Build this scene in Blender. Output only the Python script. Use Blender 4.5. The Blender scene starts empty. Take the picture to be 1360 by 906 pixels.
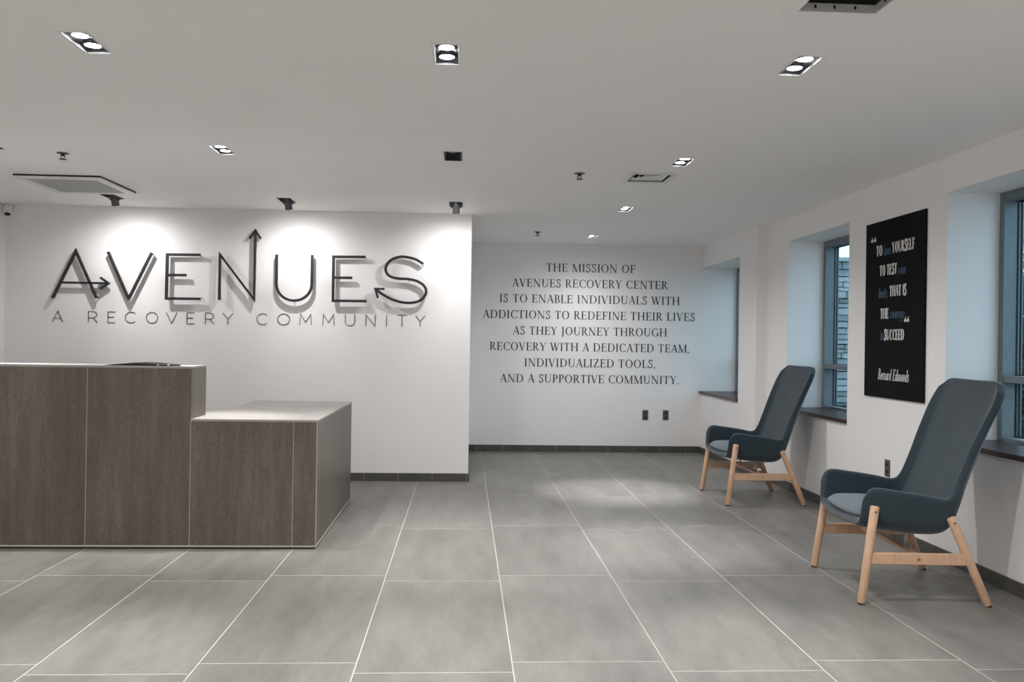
import bpy, bmesh, math, random
from mathutils import Vector, Matrix
random.seed(7)
R = math.radians
C = bpy.context.scene.collection
sc = bpy.context.scene

# ------------------------------------------------------------------ camera, world, exposure
H = 1.2482
YAW, PITCH, ROLL, FPX = 0.054185, 0.00087, 0.014781, 1158.84
cam_d = bpy.data.cameras.new('camera'); cam = bpy.data.objects.new('camera', cam_d); C.objects.link(cam)
cam_d.sensor_fit = 'HORIZONTAL'; cam_d.sensor_width = 36.0; cam_d.lens = FPX * 36.0 / 1360.0
cam_d.clip_start = 0.05; cam_d.clip_end = 200
fw = Vector((math.sin(YAW) * math.cos(PITCH), math.cos(YAW) * math.cos(PITCH), math.sin(PITCH)))
rt = Vector((math.cos(YAW), -math.sin(YAW), 0)); up = rt.cross(fw)
rt2 = rt * math.cos(ROLL) + up * math.sin(ROLL); up2 = -rt * math.sin(ROLL) + up * math.cos(ROLL)
m = Matrix((rt2, up2, -fw)).transposed().to_4x4(); m.translation = (0, 0, H)
cam.matrix_world = m
sc.camera = cam
sc.view_settings.view_transform = 'Standard'; sc.view_settings.look = 'None'
sc.view_settings.gamma = 1.0; sc.view_settings.use_curve_mapping = False
sc.view_settings.exposure = 2.54
try:
    sc.cycles.max_bounces = 16; sc.cycles.diffuse_bounces = 10; sc.cycles.glossy_bounces = 6
    sc.cycles.transparent_max_bounces = 16; sc.cycles.sample_clamp_indirect = 6.0
    sc.cycles.use_denoising = True
    sc.cycles.caustics_reflective = False; sc.cycles.caustics_refractive = False
except Exception:
    pass
w = bpy.data.worlds.new('world'); sc.world = w; w.use_nodes = True
bg = w.node_tree.nodes['Background']
bg.inputs['Color'].default_value = (0.50, 0.72, 0.90, 1); bg.inputs['Strength'].default_value = 0.42
LAMP_W = 30.0          # each downlight lamp
WASH_W = 34.0          # each wall washer head
WIDE, CORE = .54, 1.15   # spill and beam share of a twin fixture's two lamps
DISC = 14.0            # lamp face emission

# ------------------------------------------------------------------ materials
def lin(r, g, b):
    f = lambda c: (c / 255 / 12.92) if c / 255 <= .04045 else ((c / 255 + .055) / 1.055) ** 2.4
    return (f(r), f(g), f(b), 1)
class NT:
    def __init__(s, name):
        s.m = bpy.data.materials.new(name); s.m.use_nodes = True; s.t = s.m.node_tree
        s.b = s.t.nodes['Principled BSDF']
    def n(s, typ, **kw):
        x = s.t.nodes.new(typ)
        for k, v in kw.items(): setattr(x, k, v)
        return x
    def l(s, a, b): s.t.links.new(a, b)
    def math(s, op, a, b=None, c=None):
        x = s.n('ShaderNodeMath', operation=op)
        for i, v in enumerate((a, b, c)):
            if v is None: continue
            if isinstance(v, (int, float)): x.inputs[i].default_value = v
            else: s.l(v, x.inputs[i])
        return x.outputs[0]
    def noise(s, vec, scale, detail=4, rough=.55):
        x = s.n('ShaderNodeTexNoise'); x.inputs['Scale'].default_value = scale
        x.inputs['Detail'].default_value = detail; x.inputs['Roughness'].default_value = rough
        if vec is not None: s.l(vec, x.inputs['Vector'])
        return x.outputs['Fac']
    def mapv(s, vec, scale=(1, 1, 1), rot=(0, 0, 0)):
        x = s.n('ShaderNodeMapping'); x.inputs['Scale'].default_value = scale; x.inputs['Rotation'].default_value = rot
        s.l(vec, x.inputs['Vector']); return x.outputs[0]
    def obj(s): return s.n('ShaderNodeTexCoord').outputs['Object']
    def ramp(s, fac, stops):
        x = s.n('ShaderNodeValToRGB'); e = x.color_ramp.elements
        e[0].position, e[0].color = stops[0]; e[1].position, e[1].color = stops[-1]
        for p, c in stops[1:-1]: k = e.new(p); k.color = c
        s.l(fac, x.inputs[0]); return x.outputs[0]
    def mix(s, fac, a, b, blend='MIX'):
        x = s.n('ShaderNodeMix', data_type='RGBA', blend_type=blend)
        for i, v in ((0, fac), (6, a), (7, b)):
            if isinstance(v, (int, float, tuple)): x.inputs[i].default_value = v
            else: s.l(v, x.inputs[i])
        return x.outputs[2]
    def bump(s, h, strength=.2, dist=.01):
        x = s.n('ShaderNodeBump'); x.inputs['Strength'].default_value = strength; x.inputs['Distance'].default_value = dist
        s.l(h, x.inputs['Height']); s.l(x.outputs[0], s.b.inputs['Normal'])
def simple(name, col, rough=.5, metal=0.0, var=.08, scale=30.0, bump=0.0, bscale=200.0, emit=0.0, stretch=(1, 1, 1), sheen=0.0):
    k = NT(name); o = k.mapv(k.obj(), stretch)
    f = k.noise(o, scale)
    lo = tuple(c * (1 - var) for c in col[:3]) + (1,); hi = tuple(min(1, c * (1 + var)) for c in col[:3]) + (1,)
    k.l(k.ramp(f, [(.3, lo), (.7, hi)]), k.b.inputs['Base Color'])
    k.b.inputs['Roughness'].default_value = rough; k.b.inputs['Metallic'].default_value = metal
    if sheen: k.b.inputs['Sheen Weight'].default_value = sheen
    if bump: k.bump(k.noise(o, bscale, 2), bump, .004)
    if emit:
        k.b.inputs['Emission Color'].default_value = (1, .97, .95, 1); k.b.inputs['Emission Strength'].default_value = emit
    return k.m

M = {}
M['wall'] = simple('white_wall_paint', lin(242, 240, 239), .6, var=.012, scale=2, bump=.05, bscale=160)
M['ceiling'] = simple('white_ceiling_paint', lin(249, 248, 247), .7, var=.012, scale=2, bump=.04, bscale=160)
M['black'] = simple('black_satin_metal', lin(34, 35, 38), .5, 0, bump=.02); M['black'].node_tree.nodes['Principled BSDF'].inputs['Specular IOR Level'].default_value = .55
M['vinyl'] = simple('black_vinyl', lin(38, 42, 48), .5)
M['tag'] = simple('dark_grey_cut_letters', lin(48, 50, 53), .5)
M['steel'] = simple('brushed_steel', lin(150, 150, 150), .35, .9)
M['fixture'] = simple('grey_fixture_metal', lin(95, 98, 103), .45, .5)
M['dark_fixture'] = simple('black_fixture_metal', lin(17, 18, 20), .6, .2)
M['white_metal'] = simple('white_enamel', lin(228, 228, 228), .4)
M['grey_perf'] = simple('grey_perforated_grille', lin(178, 181, 175), .6, bump=.3, bscale=300)
M['duct'] = simple('dark_duct', lin(22, 22, 24), .8)
M['galv'] = simple('galvanised_collar', lin(205, 205, 202), .5, .1)
M['brown_wood'] = simple('dark_brown_wood', lin(62, 42, 40), .35, var=.25, scale=12, stretch=(6, 1, 6))
M['frame'] = simple('grey_window_metal', lin(118, 128, 133), .5, .2)
M['gasket'] = simple('black_gasket', lin(24, 26, 28), .7)
M['birch'] = simple('pale_birch_wood', lin(207, 170, 140), .5, var=.10, scale=14, stretch=(5, 5, .7), bump=.03, bscale=60)
M['rubber'] = simple('black_rubber', lin(28, 27, 26), .8)
M['brass'] = simple('brass_screw', lin(186, 150, 96), .3, .9)
M['plate'] = simple('bronze_outlet_plate', lin(92, 94, 94), .45, .4)
M['plate_dark'] = simple('dark_socket', lin(45, 47, 48), .5)
M['canvas'] = simple('black_canvas', lin(19, 20, 23), .9, bump=.15, bscale=500); M['canvas'].node_tree.nodes['Principled BSDF'].inputs['Specular IOR Level'].default_value = .15
M['text_white'] = simple('white_print', lin(232, 232, 230), .6)
M['text_blue'] = simple('blue_print', lin(62, 92, 122), .6)
M['trim'] = simple('pale_edge_trim', lin(172, 164, 156), .45, .1)
M['leather'] = simple('black_leather', lin(14, 15, 17), .7, bump=.1)
M['paper'] = simple('white_paper', lin(235, 235, 232), .7)
M['lamp'] = simple('lit_lamp_face', (.9, .9, .9, 1), .4, emit=DISC)
M['lamp_dim'] = simple('dim_lamp_face', (.8, .8, .8, 1), .4, emit=.5)
M['stone'] = None
M['leaf'] = simple('dark_green_leaves', lin(40, 52, 48), .6, var=.4, scale=6)
M['bark'] = simple('dark_bark', lin(60, 52, 46), .9, var=.3)
M['paving'] = simple('grey_outdoor_paving', lin(105, 108, 108), .85, var=.15, scale=5)

def fabric(name, col, hi):
    k = NT(name); o = k.obj()
    f = k.noise(o, 260, 3, .7); g = k.noise(o, 9, 3)
    c = k.ramp(f, [(.3, col), (.72, hi)])
    c = k.mix(k.math('MULTIPLY', g, .25), c, tuple(x * .8 for x in col[:3]) + (1,))
    k.l(c, k.b.inputs['Base Color'])
    k.b.inputs['Roughness'].default_value = .95; k.b.inputs['Sheen Weight'].default_value = .25
    k.b.inputs['Sheen Roughness'].default_value = .5
    k.bump(k.noise(o, 420, 2, .6), .35, .003)
    return k.m
M['fabric'] = fabric('blue_grey_felt', lin(26, 41, 49), lin(50, 68, 78))
M['cushion'] = fabric('top_lit_blue_grey_felt', lin(76, 91, 102), lin(106, 120, 131))  # same felt as the shell, with light from above put into its colour

def floor_mat():
    k = NT('large_grey_floor_tile'); o = k.obj()
    sp = k.n('ShaderNodeSeparateXYZ'); k.l(o, sp.inputs[0]); x, y = sp.outputs[0], sp.outputs[1]
    cx = k.math('DIVIDE', k.math('SUBTRACT', x, .2022), .6)
    col = k.math('FLOOR', cx); fx = k.math('FRACT', cx)
    par = k.math('FLOORED_MODULO', col, 2.0)
    cy = k.math('DIVIDE', k.math('SUBTRACT', y, k.math('SUBTRACT', 3.395, k.math('MULTIPLY', par, .105))), 1.256)
    row = k.math('FLOOR', cy); fy = k.math('FRACT', cy)
    dx = k.math('MULTIPLY', k.math('MINIMUM', fx, k.math('SUBTRACT', 1.0, fx)), .6)
    dy = k.math('MULTIPLY', k.math('MINIMUM', fy, k.math('SUBTRACT', 1.0, fy)), 1.256)
    d = k.math('MINIMUM', dx, dy)
    grout = k.math('LESS_THAN', d, .0021)
    wn = k.n('ShaderNodeTexWhiteNoise', noise_dimensions='2D')
    cb = k.n('ShaderNodeCombineXYZ'); k.l(col, cb.inputs[0]); k.l(row, cb.inputs[1]); k.l(cb.outputs[0], wn.inputs['Vector'])
    h = wn.outputs['Value']
    off = k.n('ShaderNodeVectorMath', operation='ADD'); k.l(o, off.inputs[0])
    sc_ = k.n('ShaderNodeVectorMath', operation='SCALE'); k.l(wn.outputs['Color'], sc_.inputs[0]); sc_.inputs['Scale'].default_value = 9.0
    k.l(sc_.outputs[0], off.inputs[1])
    v = k.mapv(off.outputs[0], (3.2, .8, 1), (0, 0, R(-32)))
    n1 = k.noise(v, 2.2, 6, .62); n2 = k.noise(off.outputs[0], 38, 4, .7)
    f = k.math('ADD', k.math('MULTIPLY', n1, .7), k.math('MULTIPLY', n2, .3))
    base = k.ramp(f, [(.25, lin(92, 90, 85)), (.5, lin(111, 109, 104)), (.78, lin(130, 128, 123))])
    var = k.ramp(h, [(0, (.93, .93, .93, 1)), (1, (1.06, 1.06, 1.06, 1))])
    base = k.mix(1.0, base, var, 'MULTIPLY')
    k.l(k.mix(grout, base, lin(176, 170, 162)), k.b.inputs['Base Color'])
    k.l(k.math('ADD', k.math('MULTIPLY', n2, .14), k.math('ADD', k.math('MULTIPLY', grout, .3), .36)), k.b.inputs['Roughness'])
    k.b.inputs['Specular IOR Level'].default_value = .42
    k.bump(k.math('SUBTRACT', k.math('MULTIPLY', n2, .35), grout), .12, .004)
    return k.m
M['floor'] = floor_mat()
def tile_mat(name, a, b, c, rough=.4):
    k = NT(name); o = k.obj()
    v = k.mapv(o, (1, 1, .10), (0, R(4), 0))
    n1 = k.noise(v, 16, 6, .65); n2 = k.noise(k.mapv(o, (1, 1, .3)), 3.0, 3); n3 = k.noise(k.mapv(o, (1, 1, .25)), 190, 3, .7)
    f = k.math('ADD', k.math('ADD', k.math('MULTIPLY', n1, .35), k.math('MULTIPLY', n2, .30)), k.math('MULTIPLY', n3, .35))
    k.l(k.ramp(f, [(.32, a), (.5, b), (.68, c)]), k.b.inputs['Base Color'])
    k.b.inputs['Roughness'].default_value = rough
    k.bump(n3, .08, .003)
    return k.m
M['desk'] = tile_mat('brown_grey_veined_tile', lin(60, 55, 47), lin(87, 80, 71), lin(115, 108, 97))
M['desk_top'] = tile_mat('grey_desk_top_tile', lin(136, 132, 127), lin(148, 144, 139), lin(160, 156, 150), .42)
M['base'] = tile_mat('dark_grey_base_tile', lin(64, 62, 59), lin(78, 76, 72), lin(94, 91, 87))
def stone_mat():
    k = NT('grey_ledge_stone'); o = k.obj()
    gi = k.n('ShaderNodeNewGeometry').outputs['Random Per Island']
    c = k.ramp(gi, [(0, lin(140, 154, 156)), (.5, lin(182, 192, 194)), (1, lin(222, 228, 228))])
    n = k.noise(o, 14, 6, .7)
    k.l(k.mix(k.math('MULTIPLY', n, .7), c, lin(92, 108, 112)), k.b.inputs['Base Color'])
    k.b.inputs['Roughness'].default_value = .9; k.bump(n, .7, .03)
    return k.m
M['stone'] = stone_mat()
def glass_mat():
    k = NT('clear_window_glass'); t = k.t
    tr = k.n('ShaderNodeBsdfTransparent'); tr.inputs[0].default_value = (.93, .97, .97, 1)
    gl = k.n('ShaderNodeBsdfGlossy'); gl.inputs['Roughness'].default_value = .02
    fr = k.n('ShaderNodeFresnel'); fr.inputs[0].default_value = 1.45
    ge = k.n('ShaderNodeNewGeometry'); ff = k.math('MULTIPLY', fr.outputs[0], k.math('SUBTRACT', 1.0, ge.outputs['Backfacing']))
    mx = k.n('ShaderNodeMixShader'); k.l(ff, mx.inputs[0]); k.l(tr.outputs[0], mx.inputs[1]); k.l(gl.outputs[0], mx.inputs[2])
    k.l(mx.outputs[0], t.nodes['Material Output'].inputs['Surface'])
    return k.m
M['glass'] = glass_mat()

# ------------------------------------------------------------------ helpers
class MB:
    def __init__(s): s.v = []; s.f = []; s.sm = []
    def add(s, vs, fs, smooth=False):
        b = len(s.v); s.v += [tuple(p) for p in vs]; s.f += [tuple(i + b for i in f) for f in fs]; s.sm += [smooth] * len(fs); return s
    def box(s, x0, x1, y0, y1, z0, z1):
        return s.add([(x0, y0, z0), (x1, y0, z0), (x1, y1, z0), (x0, y1, z0), (x0, y0, z1), (x1, y0, z1), (x1, y1, z1), (x0, y1, z1)],
                     [(0, 3, 2, 1), (4, 5, 6, 7), (0, 1, 5, 4), (1, 2, 6, 5), (2, 3, 7, 6), (3, 0, 4, 7)])
    def lathe(s, prof, o=(0, 0, 0), ax=(0, 0, 1), n=20, cap=True):
        ax = Vector(ax).normalized(); a = ax.orthogonal().normalized(); b = ax.cross(a); o = Vector(o)
        vs = []
        for r, h in prof:
            for i in range(n):
                t = 2 * math.pi * i / n
                vs.append(o + ax * h + (a * math.cos(t) + b * math.sin(t)) * r)
        fs = []
        for j in range(len(prof) - 1):
            for i in range(n):
                i2 = (i + 1) % n; fs.append((j * n + i, j * n + i2, (j + 1) * n + i2, (j + 1) * n + i))
        s.add(vs, fs, True)
        if cap:
            b0 = len(s.v) - len(vs)
            s.f.append(tuple(b0 + i for i in reversed(range(n)))); s.f.append(tuple(b0 + (len(prof) - 1) * n + i for i in range(n))); s.sm += [False, False]
        return s
    def tube(s, p0, p1, r0, r1=None, n=16, rnd=.3):
        r1 = r0 if r1 is None else r1; p0 = Vector(p0); p1 = Vector(p1); L = (p1 - p0).length
        e0 = r0 * rnd; e1 = r1 * rnd
        pr = [(r0 - e0, 0), (r0 - e0 * .3, e0 * .3), (r0, e0), (r1, L - e1), (r1 - e1 * .3, L - e1 * .3), (r1 - e1, L)]
        return s.lathe(pr, p0, p1 - p0, n)
    def obar(s, p0, p1, wdt, hgt, upv=(0, 0, 1)):
        p0 = Vector(p0); p1 = Vector(p1); d = (p1 - p0).normalized(); a = d.cross(Vector(upv)).normalized(); b = a.cross(d)
        vs = [p + a * (sx * wdt / 2) + b * (sz * hgt / 2) for p in (p0, p1) for sx, sz in ((-1, -1), (1, -1), (1, 1), (-1, 1))]
        return s.add(vs, [(0, 1, 2, 3), (7, 6, 5, 4), (0, 4, 5, 1), (1, 5, 6, 2), (2, 6, 7, 3), (3, 7, 4, 0)])
    def build(s, name, mat, parent=None, bevel=0.0, seg=2, recalc=True):
        me = bpy.data.meshes.new(name); me.from_pydata(s.v, [], s.f)
        for p, f in zip(me.polygons, s.sm): p.use_smooth = f
        if recalc:
            bm = bmesh.new(); bm.from_mesh(me); bmesh.ops.recalc_face_normals(bm, faces=bm.faces)
            bm.to_mesh(me); bm.free()
        me.materials.append(mat)
        o = bpy.data.objects.new(name, me); C.objects.link(o)
        if parent is not None: o.parent = parent
        if bevel:
            b = o.modifiers.new('bevel', 'BEVEL'); b.width = bevel; b.segments = seg; b.limit_method = 'ANGLE'
        return o
def tag(o, label=None, cat=None, group=None, kind=None):
    if label: o['label'] = label
    if cat: o['category'] = cat
    if group: o['group'] = group
    if kind: o['kind'] = kind
    return o
def thing(name, label, cat, loc=(0, 0, 0), rz=0.0, group=None):
    o = bpy.data.objects.new(name, None); C.objects.link(o); o.location = loc; o.rotation_euler = (0, 0, rz)
    o.empty_display_size = .1
    return tag(o, label, cat, group)
def copy_tree(o, parent=None):
    c = o.copy(); C.objects.link(c); c.parent = parent
    for ch in list(o.children): copy_tree(ch, c)
    return c
def struct(name, mb, mat, parent=None, label=None, bevel=0.0):
    o = mb.build(name, mat, parent, bevel); o['kind'] = 'structure'
    if label: o['label'] = label
    return o
def spot(name, loc, target, power, deg, blend, parent=None, rad=.025, col=(1, .988, .998)):
    d = bpy.data.lights.new(name, 'SPOT'); d.energy = power; d.spot_size = R(deg); d.spot_blend = blend
    d.shadow_soft_size = rad; d.color = col
    o = bpy.data.objects.new(name, d); C.objects.link(o)
    o.location = loc; o.rotation_euler = (Vector(target) - Vector(loc)).to_track_quat('-Z', 'Y').to_euler()
    if parent is not None: o.parent = parent
    return o

# ------------------------------------------------------------------ the room
YD, YF, ZC, XR, XR2, XL, XW = 7.768, 9.943, 2.373, 2.819, 2.726, .048, -3.975
YB, YC, SILL, HEAD, HEAD2, XO = -3.2, 8.043, .712, 2.165, 2.131, 3.262
struct('floor', MB().box(XW - .2, XO, YB - .2, YF + .2, -.12, 0), M['floor'], label='large grey stone floor tiles with pale joints')
FIX_X = (-2.86, -1.467, -.087, 1.327)
VENT_R = (1.10, 1.36, 5.715, 5.985); VENT_T = (1.10, 1.367, 2.62, 2.872)
down = [(x, 3.435) for x in FIX_X] + [(x, 5.325) for x in FIX_X] + [(1.327, 7.245), (1.327, 9.135)]
wash = [(x, 7.20) for x in FIX_X[:3]]
behind = [(x, y) for y in (1.53, -.37, -2.27) for x in FIX_X]  # unseen downlights added to brighten the near part of the room
FW2, FL2 = .047, .118
holes = [(x - FW2, x + FW2, y - FL2, y + FL2) for x, y in down + wash + behind] + [VENT_R, VENT_T]
xs = sorted({round(v, 4) for h in holes for v in h[:2]} | {XW - .2, XO}); ys = sorted({round(v, 4) for h in holes for v in h[2:]} | {YB - .2, YF + .2})
cb = MB()
for j in range(len(ys) - 1):
    run = None
    for i in range(len(xs)):
        solid = False
        if i < len(xs) - 1:
            mx, my = (xs[i] + xs[i + 1]) / 2, (ys[j] + ys[j + 1]) / 2
            solid = not any(h[0] < mx < h[1] and h[2] < my < h[3] for h in holes)
        if solid and run is None: run = xs[i]
        if not solid and run is not None:
            e = xs[i]; cb.box(run, e, ys[j], ys[j + 1], ZC, ZC + .012); run = None
cb.box(XW - .2, XO, YB - .2, YF + .2, ZC + .3, ZC + .4)
for a in ((XW - .2, XW - .15, YB - .2, YF + .2), (XO - .05, XO, YB - .2, YF + .2), (XW - .2, XO, YB - .2, YB - .15), (XW - .2, XO, YF + .15, YF + .2)):
    cb.box(*a, ZC + .012, ZC + .3)
struct('ceiling', cb, M['ceiling'], label='flat white painted ceiling')
struct('wall_left', MB().box(XW - .2, XW, YB - .2, YD, 0, ZC), M['wall'])
struct('wall_back', MB().box(XW, XO, YB - .2, YB, 0, ZC), M['wall'])
struct('wall_front', MB().box(XW - .2, XL, YD, YF + .2, 0, ZC), M['wall'], label='white wall behind the desk carrying the big letter sign')
struct('wall_far', MB().box(XL, XO, YF, YF + .2, 0, ZC), M['wall'], label='white recessed far wall with the mission statement')
rwb = MB()
WINS = [(3.76, 4.975), (6.285, 7.50)]
yy = YB
for a, b in WINS:
    rwb.box(XR, XO, yy, a, 0, ZC); rwb.box(XR, XO, a, b, 0, SILL - .03); rwb.box(XR, XO, a, b, HEAD, ZC); yy = b
rwb.box(XR, XO, yy, YC, 0, ZC)
rwb.box(XR2, XO, YC, 8.56, 0, ZC); rwb.box(XR2, XO, 8.56, YF, 0, SILL - .03); rwb.box(XR2, XO, 8.56, YF, HEAD2, ZC)
struct('wall_right', rwb, M['wall'], label='white right wall with deep window recesses and a shallow pier')

def window(n, y0, y1, head, xin):
    w_ = thing('window_%d' % n, None, None, (3.2, (y0 + y1) / 2, SILL)); w_['kind'] = 'structure'
    w_['label'] = ['grey metal window beside the nearer armchair', 'grey metal window behind the farther armchair, stone outside', 'grey metal window in the far corner recess'][n - 1]
    loc = Vector((3.2, (y0 + y1) / 2, SILL))
    def b(name, mb, mat, bev=0.0):
        mb.v = [tuple(Vector(p) - loc) for p in mb.v]
        o = mb.build(name, mat, w_, bev); o['kind'] = 'structure'; return o
    f = MB(); j = .045; xf, xb = 3.135, 3.256
    f.box(xf, xb, y0, y0 + j, SILL, head); f.box(xf, xb, y1 - j, y1, SILL, head)
    f.box(xf, xb, y0 + j, y1 - j, head - .052, head); f.box(xf, xb, y0 + j, y1 - j, SILL, SILL + .022)
    b('window_frame', f, M['frame'], .003)
    f = MB().box(xf + .004, xb, y0 + j, y1 - j, 1.053, 1.094); b('transom_bar', f, M['frame'], .003)
    g = MB(); e = .005
    for za, zb in ((SILL + .022, 1.053), (1.094, head - .052)):
        ya, yb = y0 + j, y1 - j
        for k_, (xa, xc) in enumerate(((3.216, 3.222), (3.238, 3.244))):
            g.box(xa, xc, ya, ya + e, za, zb); g.box(xa, xc, yb - e, yb, za, zb)
            g.box(xa, xc, ya + e, yb - e, za, za + e); g.box(xa, xc, ya + e, yb - e, zb - e, zb)
    b('gasket', g, M['gasket'])
    for za, zb in ((SILL + .022, 1.053), (1.094, head - .052)):
        b('pane', MB().box(3.227, 3.233, y0 + j, y1 - j, za, zb), M['glass'])
    b('window_sill', MB().box(xin - .02, 3.135, y0 - .0, y1 + .0, SILL - .03, SILL), M['brown_wood'], .004)
window(1, *WINS[0], HEAD, XR); window(2, *WINS[1], HEAD, XR); window(3, 8.56, YF, HEAD2, XR2)

def base_run(name, p0, p1, nrm, start=0.0, step=.6, h=.072, th=.011):
    p0 = Vector(p0); p1 = Vector(p1); d = (p1 - p0); L = d.length; d.normalize(); nrm = Vector(nrm)
    mb = MB(); a = 0.0; cuts = [0.0]; x = start
    while x < L - .02:
        if x > .02: cuts.append(x)
        x += step
    cuts.append(L)
    for a, b in zip(cuts[:-1], cuts[1:]):
        q0 = p0 + d * (a + .0015); q1 = p0 + d * (b - .0015)
        vs = [q0, q1, q1 + nrm * th, q0 + nrm * th]
        mb.add([(p.x, p.y, 0.0) for p in vs] + [(p.x, p.y, h) for p in vs], [(0, 3, 2, 1), (4, 5, 6, 7), (0, 1, 5, 4), (1, 2, 6, 5), (2, 3, 7, 6), (3, 0, 4, 7)])
    o = struct(name, mb, M['base'], bevel=.002)
    g = MB(); vs = [p0, p1, p1 + nrm * (th - .002), p0 + nrm * (th - .002)]
    g.add([(p.x, p.y, 0.0) for p in vs] + [(p.x, p.y, h - .001) for p in vs], [(0, 3, 2, 1), (4, 5, 6, 7), (0, 1, 5, 4), (1, 2, 6, 5), (2, 3, 7, 6), (3, 0, 4, 7)])
    struct('grout_line', g, M['trim'], o)
base_run('baseboard_front', (-3.97, YD, 0), (XL + .011, YD, 0), (0, -1, 0), .10, .3)
base_run('baseboard_far', (XL + .012, YF, 0), (XR2, YF, 0), (0, -1, 0), .1, .3)
base_run('baseboard_side', (XL, YD, 0), (XL, YF, 0), (1, 0, 0))
base_run('baseboard_right', (XR, YB, 0), (XR, YC, 0), (-1, 0, 0), .33, .6)
base_run('baseboard_pier', (XR2, YC, 0), (XR, YC, 0), (0, -1, 0))
base_run('baseboard_corner', (XR2, YC - .011, 0), (XR2, YF, 0), (-1, 0, 0))
base_run('baseboard_left', (XW, YB, 0), (XW, YD, 0), (1, 0, 0))
base_run('baseboard_back', (XW, YB, 0), (XR, YB, 0), (0, 1, 0))

# ------------------------------------------------------------------ outside
struct('ground_outside', MB().box(XO, 16, -4, 22, -.3, -.15), M['paving'], label='grey paving outside the windows')
sm = MB(); rs = random.Random(3)
z = -.15
while z < 2.30:
    hgt = rs.uniform(.045, .10); x = 3.36
    while x < 5.75:
        ln = rs.uniform(.10, .42); pr = rs.uniform(0, .05)
        g = .006
        a = [(x + g, 10.9 - pr + rs.uniform(-.008, .008), z + g + rs.uniform(-.006, .006)), (x + ln - g, 10.9 - pr + rs.uniform(-.008, .008), z + g + rs.uniform(-.006, .006)),
             (x + ln - g, 10.9 - pr + rs.uniform(-.008, .008), z + hgt - g), (x + g, 10.9 - pr + rs.uniform(-.008, .008), z + hgt - g)]
        bk = [(p[0], 11.2, p[2]) for p in a]
        sm.add(a + bk, [(0, 1, 2, 3), (7, 6, 5, 4), (0, 4, 5, 1), (1, 5, 6, 2), (2, 6, 7, 3), (3, 7, 4, 0)])
        x += ln
    z += hgt
st = struct('wall_outside', sm, M['stone'], label='stacked grey ledge stone wall outside the window')
struct('wall_cap', MB().box(3.34, 5.8, 10.82, 11.24, z, z + .05), M['stone'], st)
struct('wall_core', MB().box(3.36, 5.74, 10.98, 11.18, -.15, z), M['gasket'], st)
def shrub(loc, rad, h, n, label):
    t = thing('shrub', label, 'shrub', loc)
    rr = random.Random(int(loc[0] * 100)); stem = MB()
    tips = []
    for i in range(14):
        a = rr.uniform(0, 6.28); q = rr.uniform(.1, .75) * rad
        p = (math.cos(a) * q, math.sin(a) * q, h * rr.uniform(.6, 1.0)); tips.append(p)
        stem.tube((math.cos(a) * .06, math.sin(a) * .06, 0), p, .03, .006, 8)
    stem.build('stem', M['bark'], t)
    lf = MB()
    for i in range(n):
        if i % 6 == 0:
            p = Vector(rr.choice(tips)) + Vector((rr.gauss(0, .12), rr.gauss(0, .12), rr.gauss(.05, .16)))
        else:
            a = rr.uniform(0, 6.28); zz = rr.uniform(.02, .85) * h; q = rad * math.sqrt(rr.uniform(.25, 1)) * (1 - .3 * (zz / h) ** 2)
            p = Vector((math.cos(a) * q, math.sin(a) * q, zz))
        d = Vector((rr.uniform(-1, 1), rr.uniform(-1, 1), rr.uniform(-.4, 1))).normalized(); e = d.orthogonal().normalized()
        L = rr.uniform(.06, .12); wd = L * .24; nn = d.cross(e) * .012
        lf.add([p, p + d * L * .5 + e * wd + nn, p + d * L, p + d * L * .5 - e * wd + nn], [(0, 1, 2), (0, 2, 3)])
    lf.build('foliage', M['leaf'], t, recalc=False)
    return t
shrub((7.15, 10.6, -.15), 1.05, 2.75, 9000, 'dark leafy shrub outside the nearer window')
shrub((6.1, 8.9, -.15), .75, 1.9, 5000, 'lower dark shrub outside in front of the taller one')
wb = MB()

# ------------------------------------------------------------------ ceiling fixtures
def disc_mb(r, z, n=24):
    mb = MB(); mb.add([(r * math.cos(2 * math.pi * i / n), r * math.sin(2 * math.pi * i / n), z) for i in range(n)], [tuple(range(n))]); return mb
def make_downlight(name, label, dark=False):
    t = thing(name, label, 'ceiling light', (0, 0, ZC), 0, 'twin recessed ceiling downlights')
    a, b, th = FW2, FL2, .008
    tr = MB()
    for q in ((-a - th, a + th, -b - th, -b + .001), (-a - th, a + th, b - .001, b + th), (-a - th, -a + .001, -b, b), (a - .001, a + th, -b, b)):
        tr.box(*q, -.003, .004)
    tr.build('trim_frame', M['dark_fixture'] if dark else M['white_metal'], t, .001)
    dep = .105 if dark else .034
    hs = MB(); e = .002; a2, b2 = a - .0015, b - .0015
    hs.box(-a2, -a2 + e, -b2, b2, .0, dep); hs.box(a2 - e, a2, -b2, b2, .0, dep); hs.box(-a2, a2, -b2, -b2 + e, .0, dep); hs.box(-a2, a2, b2 - e, b2, .0, dep)
    hs.box(-a2, a2, -b2, b2, dep, dep + e)
    hs.build('housing', M['dark_fixture'] if dark else M['fixture'], t)
    return t
def add_lamp(t, dx, dy, z, mat, power, deg=78, blend=1.0, tilt=(0, 0)):
    ring = MB().lathe([(.030, 0), (.0345, 0), (.0345, .02), (.030, .02), (.030, 0)], (dx, dy, z), cap=False)
    l = ring.build('lamp', M['fixture'], t)
    f = MB().lathe([(.0001, .002), (.018, .0015), (.030, .004)], (dx, dy, z), cap=False)
    f.build('lamp_face', mat, l)
    if power: spot('lamp_light', (dx, dy, z - .004), (dx + tilt[0], dy + tilt[1], z - 1), power, deg, blend, t)
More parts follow.
